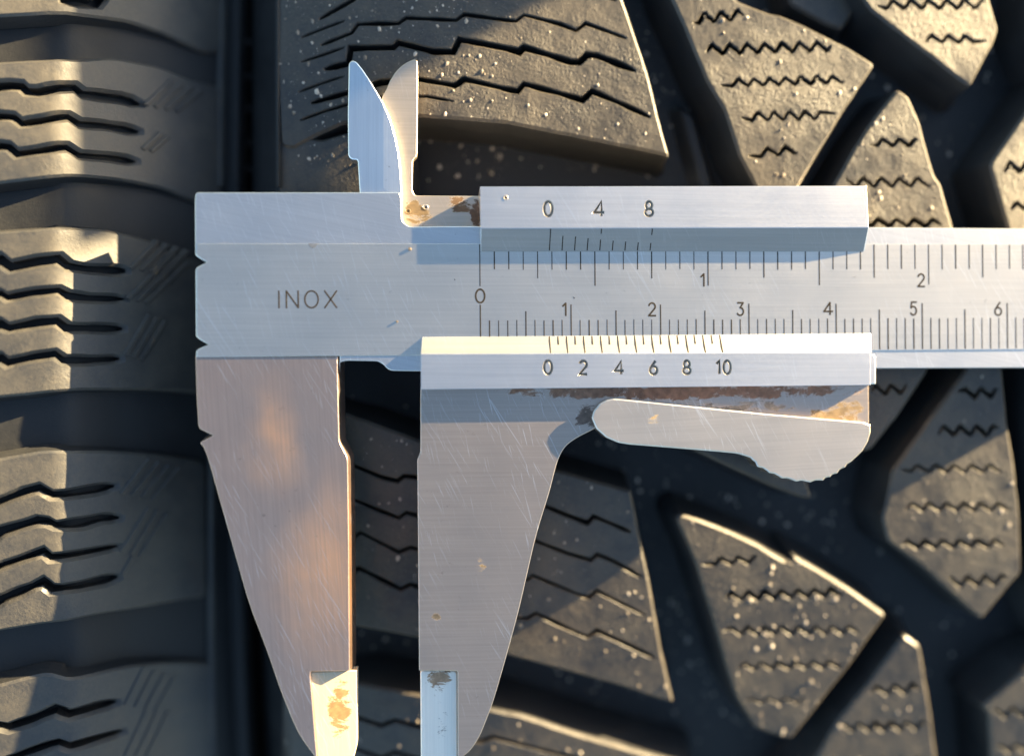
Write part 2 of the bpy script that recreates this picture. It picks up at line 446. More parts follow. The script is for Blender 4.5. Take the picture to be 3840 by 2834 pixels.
BL = []      # right tyre blocks
def RB(*a, **k): BL.append(tread_block(TR, tyre_r, *a, **k))
A_poly = [(1030, -700), (2080, -700), (2230, -350), (2336, 0), (2384, 139), (2433, 285), (2469, 436), (2512, 590), (2475, 578), (1900, 462), (1566, 437), (1293, 462), (1190, 508), (1095, 560), (1050, 545), (1040, 300), (1030, 0)]
A_s = [
 [(1203, 170), (1318, 124), (1342, 91), (1493, 88), (1523, 67), (1710, 76), (1741, 54), (1900, 76), (1936, 79), (1966, 57), (2100, 91), (2160, 115), (2197, 88), (2366, 151)],
 [(1215, 260), (1305, 238), (1315, 181), (1475, 178), (1493, 160), (1626, 194), (1699, 194), (1723, 148), (1900, 182), (1948, 194), (1966, 178), (2142, 233), (2172, 233), (2202, 206), (2239, 209), (2384, 266)],
 [(1166, 387), (1293, 351), (1430, 310), (1566, 297), (1705, 321), (1741, 297), (1900, 335), (1942, 342), (1966, 315), (2100, 351), (2184, 375), (2221, 342), (2324, 387), (2457, 448)],
 [(1197, 72), (1324, 0), (1350, -30), (1700, -40), (1730, -62), (1930, -40), (1960, -62), (2150, -20), (2190, -45), (2330, 10)],
 [(1197, -40), (1330, -130), (1700, -150), (1730, -172), (1930, -150), (1960, -172), (2300, -90)]]
A_s = [dict(p=A_s[0], w=.45), dict(p=A_s[1], w=.62), dict(p=A_s[2], w=.55), A_s[3], A_s[4]] + [dict(p=q, w=.26) for q in ([(1130, 232), (1215, 205), (1290, 178)], [(1120, 345), (1210, 312), (1290, 285)], [(1130, 140), (1200, 112), (1290, 78)], [(1125, 452), (1210, 420), (1290, 396), (1420, 368), (1600, 362), (1700, 380)])]
RB(A_poly, A_s, sdepth=3)
B_poly = [(2380, -420), (2560, -460), (2700, -120), (2760, 0), (2890, 52), (2925, 56), (3022, 97), (3143, 160), (3179, 176), (3282, 242), (3143, 454), (3003, 690), (2950, 780), (2870, 780), (2826, 684), (2771, 581), (2717, 412), (2650, 303), (2560, 85), (2500, -40)]
RB(B_poly, [saw(2560, 78, 2790, 52, head=60), saw(2650, 186, 3190, 172, head=0, tail=40), saw(2665, 314, 3170, 298, head=80), saw(2780, 438, 3170, 430, head=40, tail=90),
            saw(2765, 580, 2990, 562, head=85), saw(2560, -60, 2690, -70)], sdepth=3)
RB([(2900, -180), (2965, 15), (3095, 88), (3155, 108), (3190, 60), (3235, -10), (3300, -200)], [], drop=2.6, depth=4.5, draft=.6)
RB([(3180, -330), (3200, -60), (3262, 34), (3403, 145), (3506, 224), (3612, 306), (3640, 325), (3730, 157), (3745, 109), (3712, 0), (3700, -300)],
   [saw(3290, 18, 3700, 16, head=30), saw(3470, 146, 3740, 150, tail=90), saw(3250, -110, 3690, -110)], sdepth=3, draft=1.3)
RB([(3367, 333), (3409, 363), (3451, 460), (3506, 660), (3530, 690), (3575, 847), (3640, 1110), (3600, 1150), (2950, 1150), (2930, 1060), (3060, 800), (3143, 665), (3203, 557), (3258, 472), (3342, 363)],
   [saw(3215, 536, 3440, 534, head=75), saw(3150, 684, 3540, 684, tail=40), saw(3060, 834, 3530, 836), saw(3040, 980, 3560, 980)], sdepth=3)
RB([(4200, 60), (3920, 300), (3840, 430), (3712, 617), (3742, 726), (3778, 847), (3840, 1100), (4200, 1100)],
   [saw(3762, 630, 4100, 620), saw(3790, 775, 4100, 765), saw(3860, 500, 4100, 490)], sdepth=3)
RB([(2450, 1480), (2560, 1250), (3540, 1250), (3475, 1400), (3370, 1560), (3264, 1690), (3150, 1690), (3010, 1740), (3046, 1872), (3004, 1866), (2884, 1820), (2605, 1690)],
   [saw(3270, 1462, 3400, 1458), saw(2600, 1500, 3150, 1500), saw(2650, 1640, 2980, 1640)], sdepth=3)
RB([(3700, 1200), (3615, 1395), (3480, 1580), (3345, 1765), (3324, 1884), (3308, 1945), (3330, 2030), (3445, 2114), (3681, 2326), (3784, 2199), (3831, 2150), (3827, 1945), (3808, 1763), (3778, 1582), (3762, 1400), (3740, 1210)],
   [saw(3545, 1475, 3760, 1472, head=70), saw(3520, 1615, 3790, 1614, tail=60), saw(3360, 1757, 3760, 1757, head=60), saw(3395, 1900, 3820, 1900, tail=30), saw(3330, 2042, 3770, 2036, head=50), saw(3560, 2182, 3790, 2172)], sdepth=3)
RB([(2548, 1925), (2626, 1949), (2747, 1997), (2840, 2040), (2944, 2103), (2966, 2098), (2979, 2084), (3082, 2143), (3179, 2203), (3324, 2306), (3179, 2506), (2967, 2772), (2900, 2754), (2832, 2730), (2760, 2615), (2723, 2500), (2675, 2330), (2608, 2112), (2536, 1949)],
   [saw(2612, 2110, 2840, 2096, head=70), saw(2725, 2236, 3195, 2218), saw(2695, 2366, 3225, 2362, head=40), saw(2770, 2498, 3165, 2490, amp=9), dict(p=saw(2790, 2625, 3020, 2625, amp=8), w=.25)], sdepth=3)
RB([(3391, 2379), (3451, 2421), (3482, 2609), (3512, 2834), (3590, 3300), (2900, 3300), (2930, 3000), (3064, 2834), (3143, 2700), (3264, 2554)],
   [saw(3230, 2592, 3460, 2578, head=40), saw(3149, 2726, 3494, 2718), saw(3100, 2860, 3500, 2856)], sdepth=3)
RB([(3840, 2518), (3681, 2650), (3706, 2670), (3716, 2834), (3740, 3200), (4250, 3200), (4250, 2350)],
   [saw(3725, 2672, 4100, 2660), saw(3740, 2806, 4100, 2796)], sdepth=3)
RB([(3900, -400), (3872, 100), (3950, 262), (4100, 200), (4500, -60), (4500, -400)], [saw(3900, 0, 4300, 0)], sdepth=3)
RB([(3885, 1240), (3865, 1800), (3868, 2200), (3960, 2420), (4500, 2230), (4500, 1240)], [saw(3940, 1500, 4300, 1490), saw(3940, 1760, 4300, 1750)], sdepth=3)
RB([(1040, 755), (1300, 735), (1900, 770), (2350, 900), (2420, 1240), (1900, 1285), (1300, 1335), (1045, 1345)], [], sdepth=3)
RB([(1035, 480), (1200, 525), (1330, 490), (1500, 530), (1515, 700), (1480, 780), (1035, 780)], [], sdepth=3, drop=.3, depth=6)
I_poly = [(1060, 1520), (1180, 1500), (1323, 1560), (1573, 1650), (2100, 1765), (2350, 1836), (2366, 1838), (2396, 1991), (2445, 2228), (2481, 2439), (2528, 2636), (2481, 2625), (2324, 2572), (2082, 2506), (1900, 2457), (1550, 2390), (1333, 2350), (1150, 2360), (1060, 2400)]
def st(l, r):   # the sipe between the jaws joined to the sipe right of them
    return l + r
I_s = [st([(1180, 1690), (1323, 1745), (1431, 1790), (1490, 1804), (1514, 1785), (1564, 1790), (1800, 1850), (1950, 1895), (1985, 1880)], [(2051, 1901), (2124, 1931), (2203, 1961), (2227, 1937), (2287, 1961), (2384, 2003)]),
       st([(1180, 1810), (1323, 1873), (1416, 1912), (1495, 1942), (1524, 1922), (1563, 1932), (1800, 1990), (1940, 2030), (1975, 2012)], [(2021, 2034), (2130, 2076), (2215, 2100), (2239, 2079), (2293, 2100), (2408, 2164)]),
       st([(1200, 1990), (1327, 2015), (1351, 1997), (1496, 2070), (1539, 2052), (1800, 2120), (1900, 2160)], [(1979, 2173), (1997, 2158), (2178, 2233), (2209, 2240), (2239, 2215), (2275, 2233), (2420, 2306)]),
       st([(1200, 2130), (1327, 2143), (1345, 2130), (1502, 2209), (1539, 2191), (1800, 2270)], [(1948, 2318), (1979, 2318), (2009, 2300), (2142, 2361), (2203, 2388), (2239, 2364), (2312, 2397), (2475, 2475)])]
RB(I_poly, [dict(p=s, w=.42) for s in I_s], sdepth=3)
RB([(1060, 2540), (1333, 2560), (1560, 2600), (1954, 2681), (2172, 2754), (2445, 2832), (2600, 2870), (2700, 3400), (1060, 3400)],
   [dict(p=[(1200, 2640), (1430, 2720), (1480, 2700), (1800, 2780), (1850, 2762), (2300, 2880)], w=.4), dict(p=[(1200, 2760), (1430, 2840), (1480, 2820), (1800, 2900), (1850, 2882), (2300, 3000)], w=.4)], sdepth=3)

# raised step on the floor of the long slanting groove and beside the shoulder row
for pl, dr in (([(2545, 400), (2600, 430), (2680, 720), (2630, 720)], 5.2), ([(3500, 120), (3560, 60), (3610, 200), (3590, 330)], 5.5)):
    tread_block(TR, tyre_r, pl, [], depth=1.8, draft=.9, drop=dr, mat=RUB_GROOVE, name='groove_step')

BLL = []
def LB(*a, **k): BLL.append(tread_block(TL, tyre_l, *a, depth=2.2, draft=.5, ch=.28, mat=RUB_LEFT, w=.80, lip=.36, rnd_r=1.0, sdepth=1.9, **k))
XR = 838
LB([(-420, -420), (XR + 10, -420), (XR + 10, 190), (775, 205), (620, 130), (480, 82), (300, 60), (0, 62), (-420, 90)],
   [z1([(380, 0), (480, 5), (600, 20), (660, -40)]), z1([(0, -80), (130, -60), (330, -80), (470, -60), (880, -30)])])
LB([(-420, 250), (0, 232), (205, 222), (310, 226), (420, 215), (600, 250), (720, 300), (XR, 330), (XR - 10, 790), (720, 752), (600, 705), (450, 675), (300, 662), (0, 688), (-420, 740)],
   [z1([(-420, 560), (-260, 540), (-200, 575), (0, 530), (60, 525), (130, 530), (160, 560), (230, 565), (330, 545), (470, 540), (520, 580), (600, 590), (760, 610), (880, 645)]),
    z1([(-420, 750), (-260, 735), (-200, 760), (0, 715), (80, 720), (130, 760), (240, 745), (430, 720), (500, 765), (640, 775), (870, 815)]),
    z1([(-420, 940), (-260, 920), (-200, 950), (0, 900), (50, 905), (100, 950), (240, 930), (420, 910), (500, 960), (680, 975), (850, 1000)])])
LB([(-420, 900), (0, 868), (240, 852), (400, 860), (560, 900), (700, 960), (XR - 30, 1000), (XR - 50, 1480), (700, 1470), (560, 1462), (300, 1462), (0, 1490), (-420, 1540)],
   [z2([(-420, 190), (-200, 130), (-140, 175), (0, 120), (60, 165), (230, 130), (370, 115), (430, 160), (560, 180), (790, 190)]),
    z2([(-420, 400), (-200, 340), (-140, 375), (0, 330), (40, 355), (200, 325), (370, 310), (430, 345), (560, 360), (780, 365)]),
    z2([(-420, 590), (-200, 530), (-140, 570), (0, 520), (50, 545), (230, 510), (360, 500), (420, 545), (540, 545), (770, 550)]),
    z2([(-420, 800), (-200, 740), (-140, 780), (0, 730), (40, 760), (200, 725), (340, 705), (400, 745), (560, 745), (750, 735)])])
LB([(-420, 1770), (0, 1718), (170, 1688), (400, 1690), (560, 1700), (XR - 60, 1730), (XR - 60, 2240), (700, 2248), (520, 2282), (360, 2305), (150, 2340), (0, 2365), (-420, 2450)],
   [z2([(-420, 1790), (-200, 1700), (0, 1620), (150, 1560), (240, 1535), (320, 1580), (420, 1575), (600, 1545), (720, 1525)]),
    z3([(-420, 440), (-180, 340), (-120, 350), (0, 265), (230, 195), (290, 200), (340, 225), (520, 210), (640, 180), (750, 180)]),
    z3([(-420, 640), (-180, 540), (-120, 550), (0, 480), (200, 410), (265, 385), (310, 425), (480, 405), (740, 355)]),
    z3([(-420, 840), (-180, 750), (-120, 760), (0, 690), (200, 605), (265, 575), (320, 620), (500, 600), (740, 545)])])
LB([(-420, 2680), (0, 2565), (180, 2520), (260, 2545), (480, 2495), (620, 2480), (XR - 40, 2480), (XR - 30, 3300), (-420, 3300)],
   [z3([(-420, 1560), (-200, 1440), (0, 1470), (50, 1480), (200, 1430), (340, 1370), (430, 1400), (600, 1350), (730, 1320)]),
    z3([(-420, 1800), (-200, 1700), (0, 1700), (130, 1650), (300, 1590), (360, 1575), (430, 1600), (600, 1550), (770, 1500)]),
    z3([(-420, 1990), (-200, 1900), (0, 1890), (130, 1840), (300, 1780), (360, 1765), (430, 1790), (600, 1740), (770, 1690)])])
# slanting hatch ridges and vent nubs on the shoulder
def bar3(T, p0, p1, w, h, d0=0.0):
    a = T.at(*p0); b = T.at(*p1); dx, dy = b[0] - a[0], b[1] - a[1]; L = math.hypot(dx, dy); nx, ny = -dy / L * w / 2, dx / L * w / 2
    n = max(2, int(L / 1.0)); V = []; Fc = []
    for i in range(n + 1):
        t = i / n; x = a[0] + dx * t; y = a[1] + dy * t
        for (k, hh) in ((-1, -.25), (-.35, h), (.35, h), (1, -.25)): V.append(T.surf(x + nx * k, y + ny * k, d0 - hh))
    for i in range(n):
        for j in range(3): q = i * 4 + j; Fc.append((q, q + 1, q + 5, q + 4))
    Fc += [(0, 1, 2, 3), (n * 4 + 3, n * 4 + 2, n * 4 + 1, n * 4)]
    return V, Fc
hatch = []
for (x0, y0, x1, y1, n, dx) in ((545, 395, 640, 305, 4, 38), (535, 560, 600, 500, 2, 30), (490, 1005, 590, 905, 4, 38), (480, 1120, 640, 960, 3, 34), (470, 1330, 560, 1180, 3, 30), (455, 1850, 560, 1720, 4, 38), (455, 2070, 560, 1900, 3, 34), (460, 2150, 500, 2080, 1, 0), (470, 2640, 540, 2500, 4, 38), (470, 2834, 560, 2640, 3, 36)):
    for k in range(n): hatch.append(((x0 + dx * k, y0 + 8 * k), (x1 + dx * k, y1 + 12 * k)))
hv = None
for p0, p1 in hatch:
    V, Fc = bar3(TL, p0, p1, .75, .24)
    mesh_obj('shoulder_ridge', V, Fc, RUB_LEFT, tyre_l, smooth=False)
for p0, p1 in (((838, -60), (828, 700)), ((826, 720), (800, 1500)), ((800, 1520), (800, 2834))):
    V, Fc = bar3(TL, p0, p1, .7, .28); mesh_obj('shoulder_rim', V, Fc, RUB_LEFT, tyre_l, smooth=False)
for p0, p1 in (((1045, -300), (1045, 700)), ((1055, 1500), (1055, 2400))):
    V, Fc = bar3(TR, p0, p1, .6, .2); mesh_obj('shoulder_rim', V, Fc, RUB_SIDE, tyre_r, smooth=False)
def nub(T, parent, x, y, z, r, h):
    V = []; Fc = []; n = 10
    for k, (rr, hh) in enumerate(((1.25, 0), (1, .3), (.8, .8), (.35, 1))):
        for i in range(n): a = 2 * math.pi * i / n; V.append((x + h * hh, y + math.cos(a) * r * rr, z + math.sin(a) * r * rr))
    for k in range(3):
        for i in range(n): j = (i + 1) % n; Fc.append((k * n + i, k * n + j, (k + 1) * n + j, (k + 1) * n + i))
    Fc.append(tuple(3 * n + i for i in range(n)))
    mesh_obj('moulding_nub', V, Fc, RUB_SIDE, parent, smooth=True)
for py in (170, 300, 420, 545, 640, 1800, 1900):
    x, y = P(880, py, -18); nub(TL, tyre_l, -33.2, y, -17, .8, 2.0)

lap('tyres')
# sand and grit on the rubber
def grit(T, blocks, n_top, n_low, ranges, name, label, seed, rmin, rmax, floorv):
    rs = random.Random(seed); V = []; Fc = []
    def grain(c, r):
        s = len(V); k = 5; st_ = rs.uniform(0, 6)
        el = rs.uniform(.9, 1.5)
        hk = rs.uniform(.35, .8); V.append((c[0] + rs.uniform(-.3, .3) * r, c[1] + rs.uniform(-.3, .3) * r, c[2] + r * hk))
        for i in range(k):
            a = st_ + 2 * math.pi * i / k; q = r * rs.uniform(.55, 1.25)
            V.append((c[0] + math.cos(a) * q, c[1] + math.sin(a) * q * el, c[2] + r * .12))
        V.append((c[0], c[1], c[2] - r * .6))
        for i in range(k): j = (i + 1) % k; Fc.append((s, s + 1 + i, s + 1 + j)); Fc.append((s + 1 + j, s + 1 + i, s + k + 1))
    pts = []
    for _ in range((n_top + n_low) * 3):
        w = rs.choice(ranges); pts.append(T.at(rs.uniform(w[0], w[1]), rs.uniform(w[2], w[3])))
    X = np.array([p[0] for p in pts]); Y = np.array([p[1] for p in pts]); hit = np.full(len(pts), -1); clear = np.full(len(pts), 9.0)
    for bi, (p, hs, dr) in enumerate(blocks):
        m = inside(p, X, Y); idx = np.nonzero(m)[0]
        if not len(idx): continue
        hit[idx] = bi; d = edge_dist(p, X[idx], Y[idx]) - .2
        for h in hs: d = np.minimum(d, np.where(inside(h, X[idx], Y[idx]), -1, edge_dist(h, X[idx], Y[idx])))
        clear[idx] = d
    nt_ = nl_ = 0
    for i in range(len(pts)):
        r = rmin + (rmax - rmin) * rs.random() ** 7
        if hit[i] >= 0:
            if nt_ < n_top and clear[i] > r: grain(T.surf(X[i], Y[i], blocks[hit[i]][2]), r); nt_ += 1
        elif nl_ < n_low:
            d = T.floor(X[i])
            if d > 1 and rs.random() < .85: grain(T.surf(X[i], Y[i], d), r * 1.1); nl_ += 1
    m, t, b = newmat(name + '_material')
    n1 = noise(t, coords(t), 300, 2, .5)
    t.links.new(mix(t, ramp(t, n1, [(.4, 0), (.6, 1)]), (.12, .095, .07), (.42, .36, .29)), b.inputs['Base Color'])
    b.inputs['Roughness'].default_value = .55
    o = mesh_obj(name, V, Fc, m, None, smooth=False); o['kind'] = 'stuff'; o['label'] = label; o['category'] = 'sand'
    return o
grit(TR, BL, 2100, 1700, [(1050, 2560, -60, 600), (2400, 3900, -60, 850), (1050, 2600, 1500, 2900), (2500, 3900, 1400, 2900), (1050, 2560, 1500, 2900), (2550, 3300, 1900, 2850), (1050, 1900, 0, 640)],
     'sand_grains', 'pale sand grains scattered over the tread blocks of the right tyre', 5, .035, .30, 7)

lap('grit')
# ground far below
gm, gt, gb = newmat('asphalt')
gt.links.new(mix(gt, noise(gt, coords(gt), 300, 5, .6), (.03, .03, .03), (.08, .078, .075)), gb.inputs['Base Color']); gb.inputs['Roughness'].default_value = .9
g = mesh_obj('ground', [(-20000, -20000, zbase), (20000, -20000, zbase), (20000, 20000, zbase), (-20000, 20000, zbase)], [(0, 1, 2, 3)], gm)
g['kind'] = 'structure'

# low wall added out of view to shade the upper left of both tyres
WX = 205.0
cq = 985.0
wpx = 1920 + WX * F / D
WY = -((cq - .485 * wpx) / .87 - 1417) * D / F
wm, wt, wb = newmat('blocker_concrete')
wt.links.new(mix(wt, noise(wt, coords(wt), 60, 6, .65), (.20, .19, .175), (.36, .34, .31)), wb.inputs['Base Color']); wb.inputs['Roughness'].default_value = .9
wt.links.new(bump(wt, noise(wt, coords(wt), 250, 5, .7), .6, .002), wb.inputs['Normal'])
wtop = -2.6 + (WX + 46.5) / .87 * math.tan(SUN_EL)
w_ = plate('shade_blocker', [(WX, WY), (WX + 110, WY + 70), (WX + 110, WY + 1500), (WX, WY + 1500)], zbase, wtop, wm, None, ch=.6)
w_['label'] = 'added unseen concrete wall beyond the upper right of the right tyre, casting shade'; w_['category'] = 'blocker'
# ---------------------------------------------------------------- the caliper
cal = empty('vernier_caliper', (0, 0, 0), 'worn stainless steel vernier caliper lying open across the tread of the tyre', 'caliper')
a_, b_ = P(735, 914), P(3840, 916)
PHI = math.atan2(b_[1] - a_[1], b_[0] - a_[0])
cs, sn = math.cos(PHI), math.sin(PHI)
def toL(p): return (p[0] * cs + p[1] * sn, -p[0] * sn + p[1] * cs)
def toW(s, t): return (s * cs - t * sn, s * sn + t * cs)
def PL(px, py, z=0): return toL(P(px, py, z))
S0 = PL(1800.6, 1110)[0]
def TT(py, px=1920, z=0): return PL(px, py, z)[1]
Hs = 1.36                                   # height of the slider bars over the beam face

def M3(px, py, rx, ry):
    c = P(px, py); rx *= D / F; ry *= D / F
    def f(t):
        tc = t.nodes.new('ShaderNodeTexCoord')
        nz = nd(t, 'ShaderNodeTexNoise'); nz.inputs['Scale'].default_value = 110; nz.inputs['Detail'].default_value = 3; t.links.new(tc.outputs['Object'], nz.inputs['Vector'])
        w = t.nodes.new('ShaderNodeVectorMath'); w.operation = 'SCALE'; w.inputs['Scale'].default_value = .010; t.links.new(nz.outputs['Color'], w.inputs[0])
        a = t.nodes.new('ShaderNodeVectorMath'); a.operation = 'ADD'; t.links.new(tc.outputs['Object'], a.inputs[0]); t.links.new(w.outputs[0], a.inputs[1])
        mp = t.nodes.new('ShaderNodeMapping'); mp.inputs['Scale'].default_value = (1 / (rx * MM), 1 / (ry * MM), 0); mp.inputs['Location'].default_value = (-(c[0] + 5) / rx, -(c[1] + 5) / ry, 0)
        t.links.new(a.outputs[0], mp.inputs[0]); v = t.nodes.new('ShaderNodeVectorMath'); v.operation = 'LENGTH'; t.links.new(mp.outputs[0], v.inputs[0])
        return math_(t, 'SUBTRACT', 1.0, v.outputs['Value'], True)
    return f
yb = lambda lo, hi, soft: (lambda t: window(t, 1, lo, hi, soft))
def box_mask(x0, x1, y0, y1, sx, sy): return lambda t: math_(t, 'MULTIPLY', window(t, 0, x0, x1, sx), window(t, 1, y0, y1, sy))
def M2(px0, px1, py0, py1, sx, sy):
    a = P(px0, py0); b = P(px1, py1); cx, cy = (a[0] + b[0]) / 2, (a[1] + b[1]) / 2; rx, ry = abs(b[0] - a[0]) / 2 + sx, abs(b[1] - a[1]) / 2 + sy
    def f(t):
        tc = t.nodes.new('ShaderNodeTexCoord'); mp = t.nodes.new('ShaderNodeMapping'); mp.vector_type = 'POINT'
        mp.inputs['Scale'].default_value = (1 / (rx * MM), 1 / (ry * MM), 0); mp.inputs['Location'].default_value = (-cx / rx, -cy / ry, 0)
        t.links.new(tc.outputs['Object'], mp.inputs[0]); v = t.nodes.new('ShaderNodeVectorMath'); v.operation = 'LENGTH'; t.links.new(mp.outputs[0], v.inputs[0])
        q = math_(t, 'POWER', v.outputs['Value'], 3.0)
        return math_(t, 'SUBTRACT', 1.0, q, True)
    return f
ST_BEAM = steel('satin_beam_steel', (.69, .635, .56), .32, brush=0, scratch=.4, specks=.22)
ST_BODY = steel('body_steel', (.66, .64, .62), .33, brush=.2, scratch=.6, specks=.25)
ST_JAW = steel('fixed_jaw_steel', (.475, .365, .31), .37, warm_refl=(.66, .42, .30), warm_refl_amt=.35, brush=1.5, scratch=.42, specks=.35, refl_tints=[(M3(1030, 1600, 130, 320), 1.0), (M3(1235, 2150, 240, 520), 1.2)])  # warm patches paint an orange reflection into the jaw colour
ST_MJAW = steel('moving_jaw_steel', (.49, .40, .335), .37, brush=0, scratch=.48, specks=.35,
                stains=[(M2(1750, 3350, 1440, 1492, 0, .4), (.25, .135, .085), .30), (M2(2130, 2290, 1500, 1640, 0, .2), (.14, .10, .08), .46),
                        (M2(1775, 1822, 2075, 2180, .3, .3), (.15, .11, .06), .56), (M2(1620, 1650, 2300, 2330, .2, .2), (.08, .07, .06), .50), (M2(2500, 3080, 1495, 1555, 0, .2), (.22, .19, .165), .50),
                        (M2(3020, 3290, 1500, 1610, 0, .3), (.19, .13, .07), .38)])
ST_BAR = steel('slider_bar_steel', (.76, .72, .68), .33, brush=0, scratch=.35, specks=.06)
ST_BEVEL = steel('slider_bevel_steel', (.33, .32, .305), .58, brush=0, scratch=.08, specks=.1)  # base darkened to stand in for a dark reflection on the upper bevel
ST_LEVER = steel('lever_steel', (.60, .525, .45), .36, brush=-.05, scratch=.42, specks=.10, stains=[(M2(2400, 2475, 1530, 1600, .3, .3), (.26, .18, .09), .60)])
ST_TIP = steel('ground_tip_steel', (.80, .74, .65), .5, metallic=.4, brush=1.57, scratch=.2, specks=.35,
               stains=[(M2(1590, 1700, 2495, 2620, .3, .6), (.36, .24, .15), .42), (M2(1620, 1690, 2600, 2810, .4, .6), (.34, .31, .27), .60)])
ST_TIPL = steel('stained_tip_steel', (.52, .43, .30), .50, metallic=.4, brush=1.57, scratch=.2, specks=.2,
               stains=[(M2(1220, 1310, 2530, 2800, .4, .6), (.27, .15, .06), .42)])
ST_CREST = steel('inner_jaw_steel', (.74, .76, .77), .33, brush=1.57, scratch=.2, specks=.75)
ST_PLATE = steel('recessed_plate_steel', (.55, .46, .37), .42, brush=0, scratch=.2, specks=.2,
                 stains=[(M2(1500, 1620, 735, 860, .3, .3), (.15, .10, .05), .34), (M2(1640, 1800, 715, 790, .3, .2), (.16, .09, .045), .42), (M2(1765, 1815, 720, 860, .2, .3), (.13, .07, .04), .36)])
INK, it, ib = newmat('engraving_ink')
it.links.new(mix(it, noise(it, coords(it), 900, 3, .6), (.006, .005, .005), (.05, .04, .03)), ib.inputs['Base Color']); ib.inputs['Roughness'].default_value = .8; ib.inputs['Specular IOR Level'].default_value = .1
STAMP, st_t, st_b = newmat('stamped_dirt')
st_t.links.new(mix(st_t, noise(st_t, coords(st_t), 1800, 3, .6), (.30, .27, .24), (.62, .58, .52)), st_b.inputs['Base Color']); st_b.inputs['Metallic'].default_value = .95; st_b.inputs['Roughness'].default_value = .35

def pp(pts, z=0.0): return [P(x, y, z) for x, y in pts]
ZB = -3.3
# frame: beam + fixed jaw in one outline
outl = [(733, 722), (1497, 722), (1504, 735), (1508, 830), (1534, 851), (1700, 849), (3257, 853), (4300, 862),
        (4300, 1376), (3285, 1380), (1573, 1391), (1460, 1389), (1436, 1364), (1416, 1353), (1298, 1351), (1272, 1358),
        (1266, 1385), (1272, 1655), (1304, 1716), (1308, 1990), (1311, 2514), (1337, 2518), (1338, 2800), (1325, 2862), (1290, 2885), (1235, 2872),
        (1181, 2835), (1121, 2754), (1060, 2609), (1000, 2433), (935, 2265), (780, 1716), (762, 1672),
        (748, 1660), (800, 1632), (745, 1606), (738, 1500),
        (735, 1312), (782, 1292), (735, 1264), (733, 1005), (776, 983), (732, 958), (731, 760)]
rad = [.35] * len(outl)
for i, q in enumerate(outl):
    if q in ((782, 1292), (776, 983), (800, 1632), (1337, 2518)): rad[i] = 0.03
    if q in ((1416, 1353), (1436, 1364), (1460, 1389)): rad[i] = .6
    if q in ((935, 2265), (1000, 2433), (1060, 2609), (1121, 2754), (1181, 2835)): rad[i] = 2
w_out = pp(outl, -.1)
# orientation may flip the list; round first
body_poly = rounded(w_out, rad, 4)
Y914, Y1336 = P(1200, 914)[1], P(1200, 1336)[1]
tip_hole = rounded(pp([(1163, 2516), (1311, 2516), (1311, 3000), (1180, 3000)], -.1), .2)
def split(poly, f):  # clip polygon by half-plane f(p)>=0
    out = []; n = len(poly)
    for i in range(n):
        a, b = poly[i], poly[(i + 1) % n]; fa, fb = f(a), f(b)
        if fa >= 0: out.append(a)
        if (fa >= 0) != (fb >= 0): t = fa / (fa - fb); out.append((a[0] + (b[0] - a[0]) * t, a[1] + (b[1] - a[1]) * t))
    return dedupe(out)
t336 = TT(1336, 1000); t914 = TT(914, 1000)
up_ = split(body_poly, lambda p: toL(p)[1] - t336)
lo_ = split(body_poly, lambda p: t336 - toL(p)[1])
# the lower half splits into the jaw (left) and the beam's lower edge (right)
xm = P(1274, 1360)[0]
frame_ = up_
beam_low = split(lo_, lambda p: p[0] - xm)
beam_low = split(beam_low, lambda p: p[1] - P(1300, 1396)[1])
jaw_ = [p for p in lo_]
jaw_l = split(lo_, lambda p: xm - p[0])
jaw_r = split(split(lo_, lambda p: p[0] - xm), lambda p: P(1300, 1396)[1] - p[1])
def slope_up(x, y):
    t = toL((x, y))[1]; return -.10 - .04 * max(0, t - t914)
plate('beam', up_, ZB, 0.0, ST_BODY, cal, ch=.07, slope=lambda x, y: -.10, bottom_poly=offset(dedupe(ccw(up_)), -.22))
plate('beam_lower_edge', beam_low, ZB + .01, -.10, ST_BODY, cal, ch=.05)
# fixed jaw, outline joined again below the beam
jaw_out = [q for q in outl[15:41]]
jaw_px = [(1272, 1352)] + outl[16:]
k0 = [i for i, q in enumerate(jaw_px) if q[1] >= 1336]
jaw_px = [jaw_px[i] for i in k0]
jaw_px = [(733, 1337)] + [] + [(1266, 1337)] + [q for q in jaw_px if q not in ((1272, 1352), (735, 1312), (782, 1292), (735, 1264))]
# upper tip step: the ground tip is cut lower than the jaw face
j2 = []
for q in jaw_px:
    if q == (1311, 2514): j2 += [(1311, 2514), (1165, 2516), (1163, 2530), (1186, 3000)]
    elif q in ((1337, 2518), (1338, 2800), (1325, 2862), (1290, 2885)): continue
    elif q == (1235, 2872): j2 += []
    else: j2.append(q)
rj = [.03, .03] + [.4] * (len(j2) - 2)
for i, q in enumerate(j2):
    if q in ((935, 2265), (1000, 2433), (1060, 2609), (1121, 2754), (1181, 2835)): rj[i] = 2.0
    if q in ((800, 1632), (1311, 2514), (1165, 2516)): rj[i] = .05
j2 = [q if q != (1186, 3000) else (1189, 2850) for q in j2]
_jp = dedupe(ccw(rounded(pp(j2, -.12), rj, 4)))
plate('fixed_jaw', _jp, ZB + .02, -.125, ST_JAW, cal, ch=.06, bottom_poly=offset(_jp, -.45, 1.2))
tip = rounded(pp([(1162, 2519), (1337, 2519), (1338, 2800), (1322, 2862), (1290, 2885), (1235, 2876), (1190, 2848)], -.5), [.03, .05, .5, .5, .3, .3, .03])
plate('jaw_tip', tip, ZB + .4, -.95, ST_TIPL, cal, ch=.12, slope=lambda x, y: -.14 * (x - P(1250, 2600)[0]), label='ochre stained ground tip of the fixed jaw')

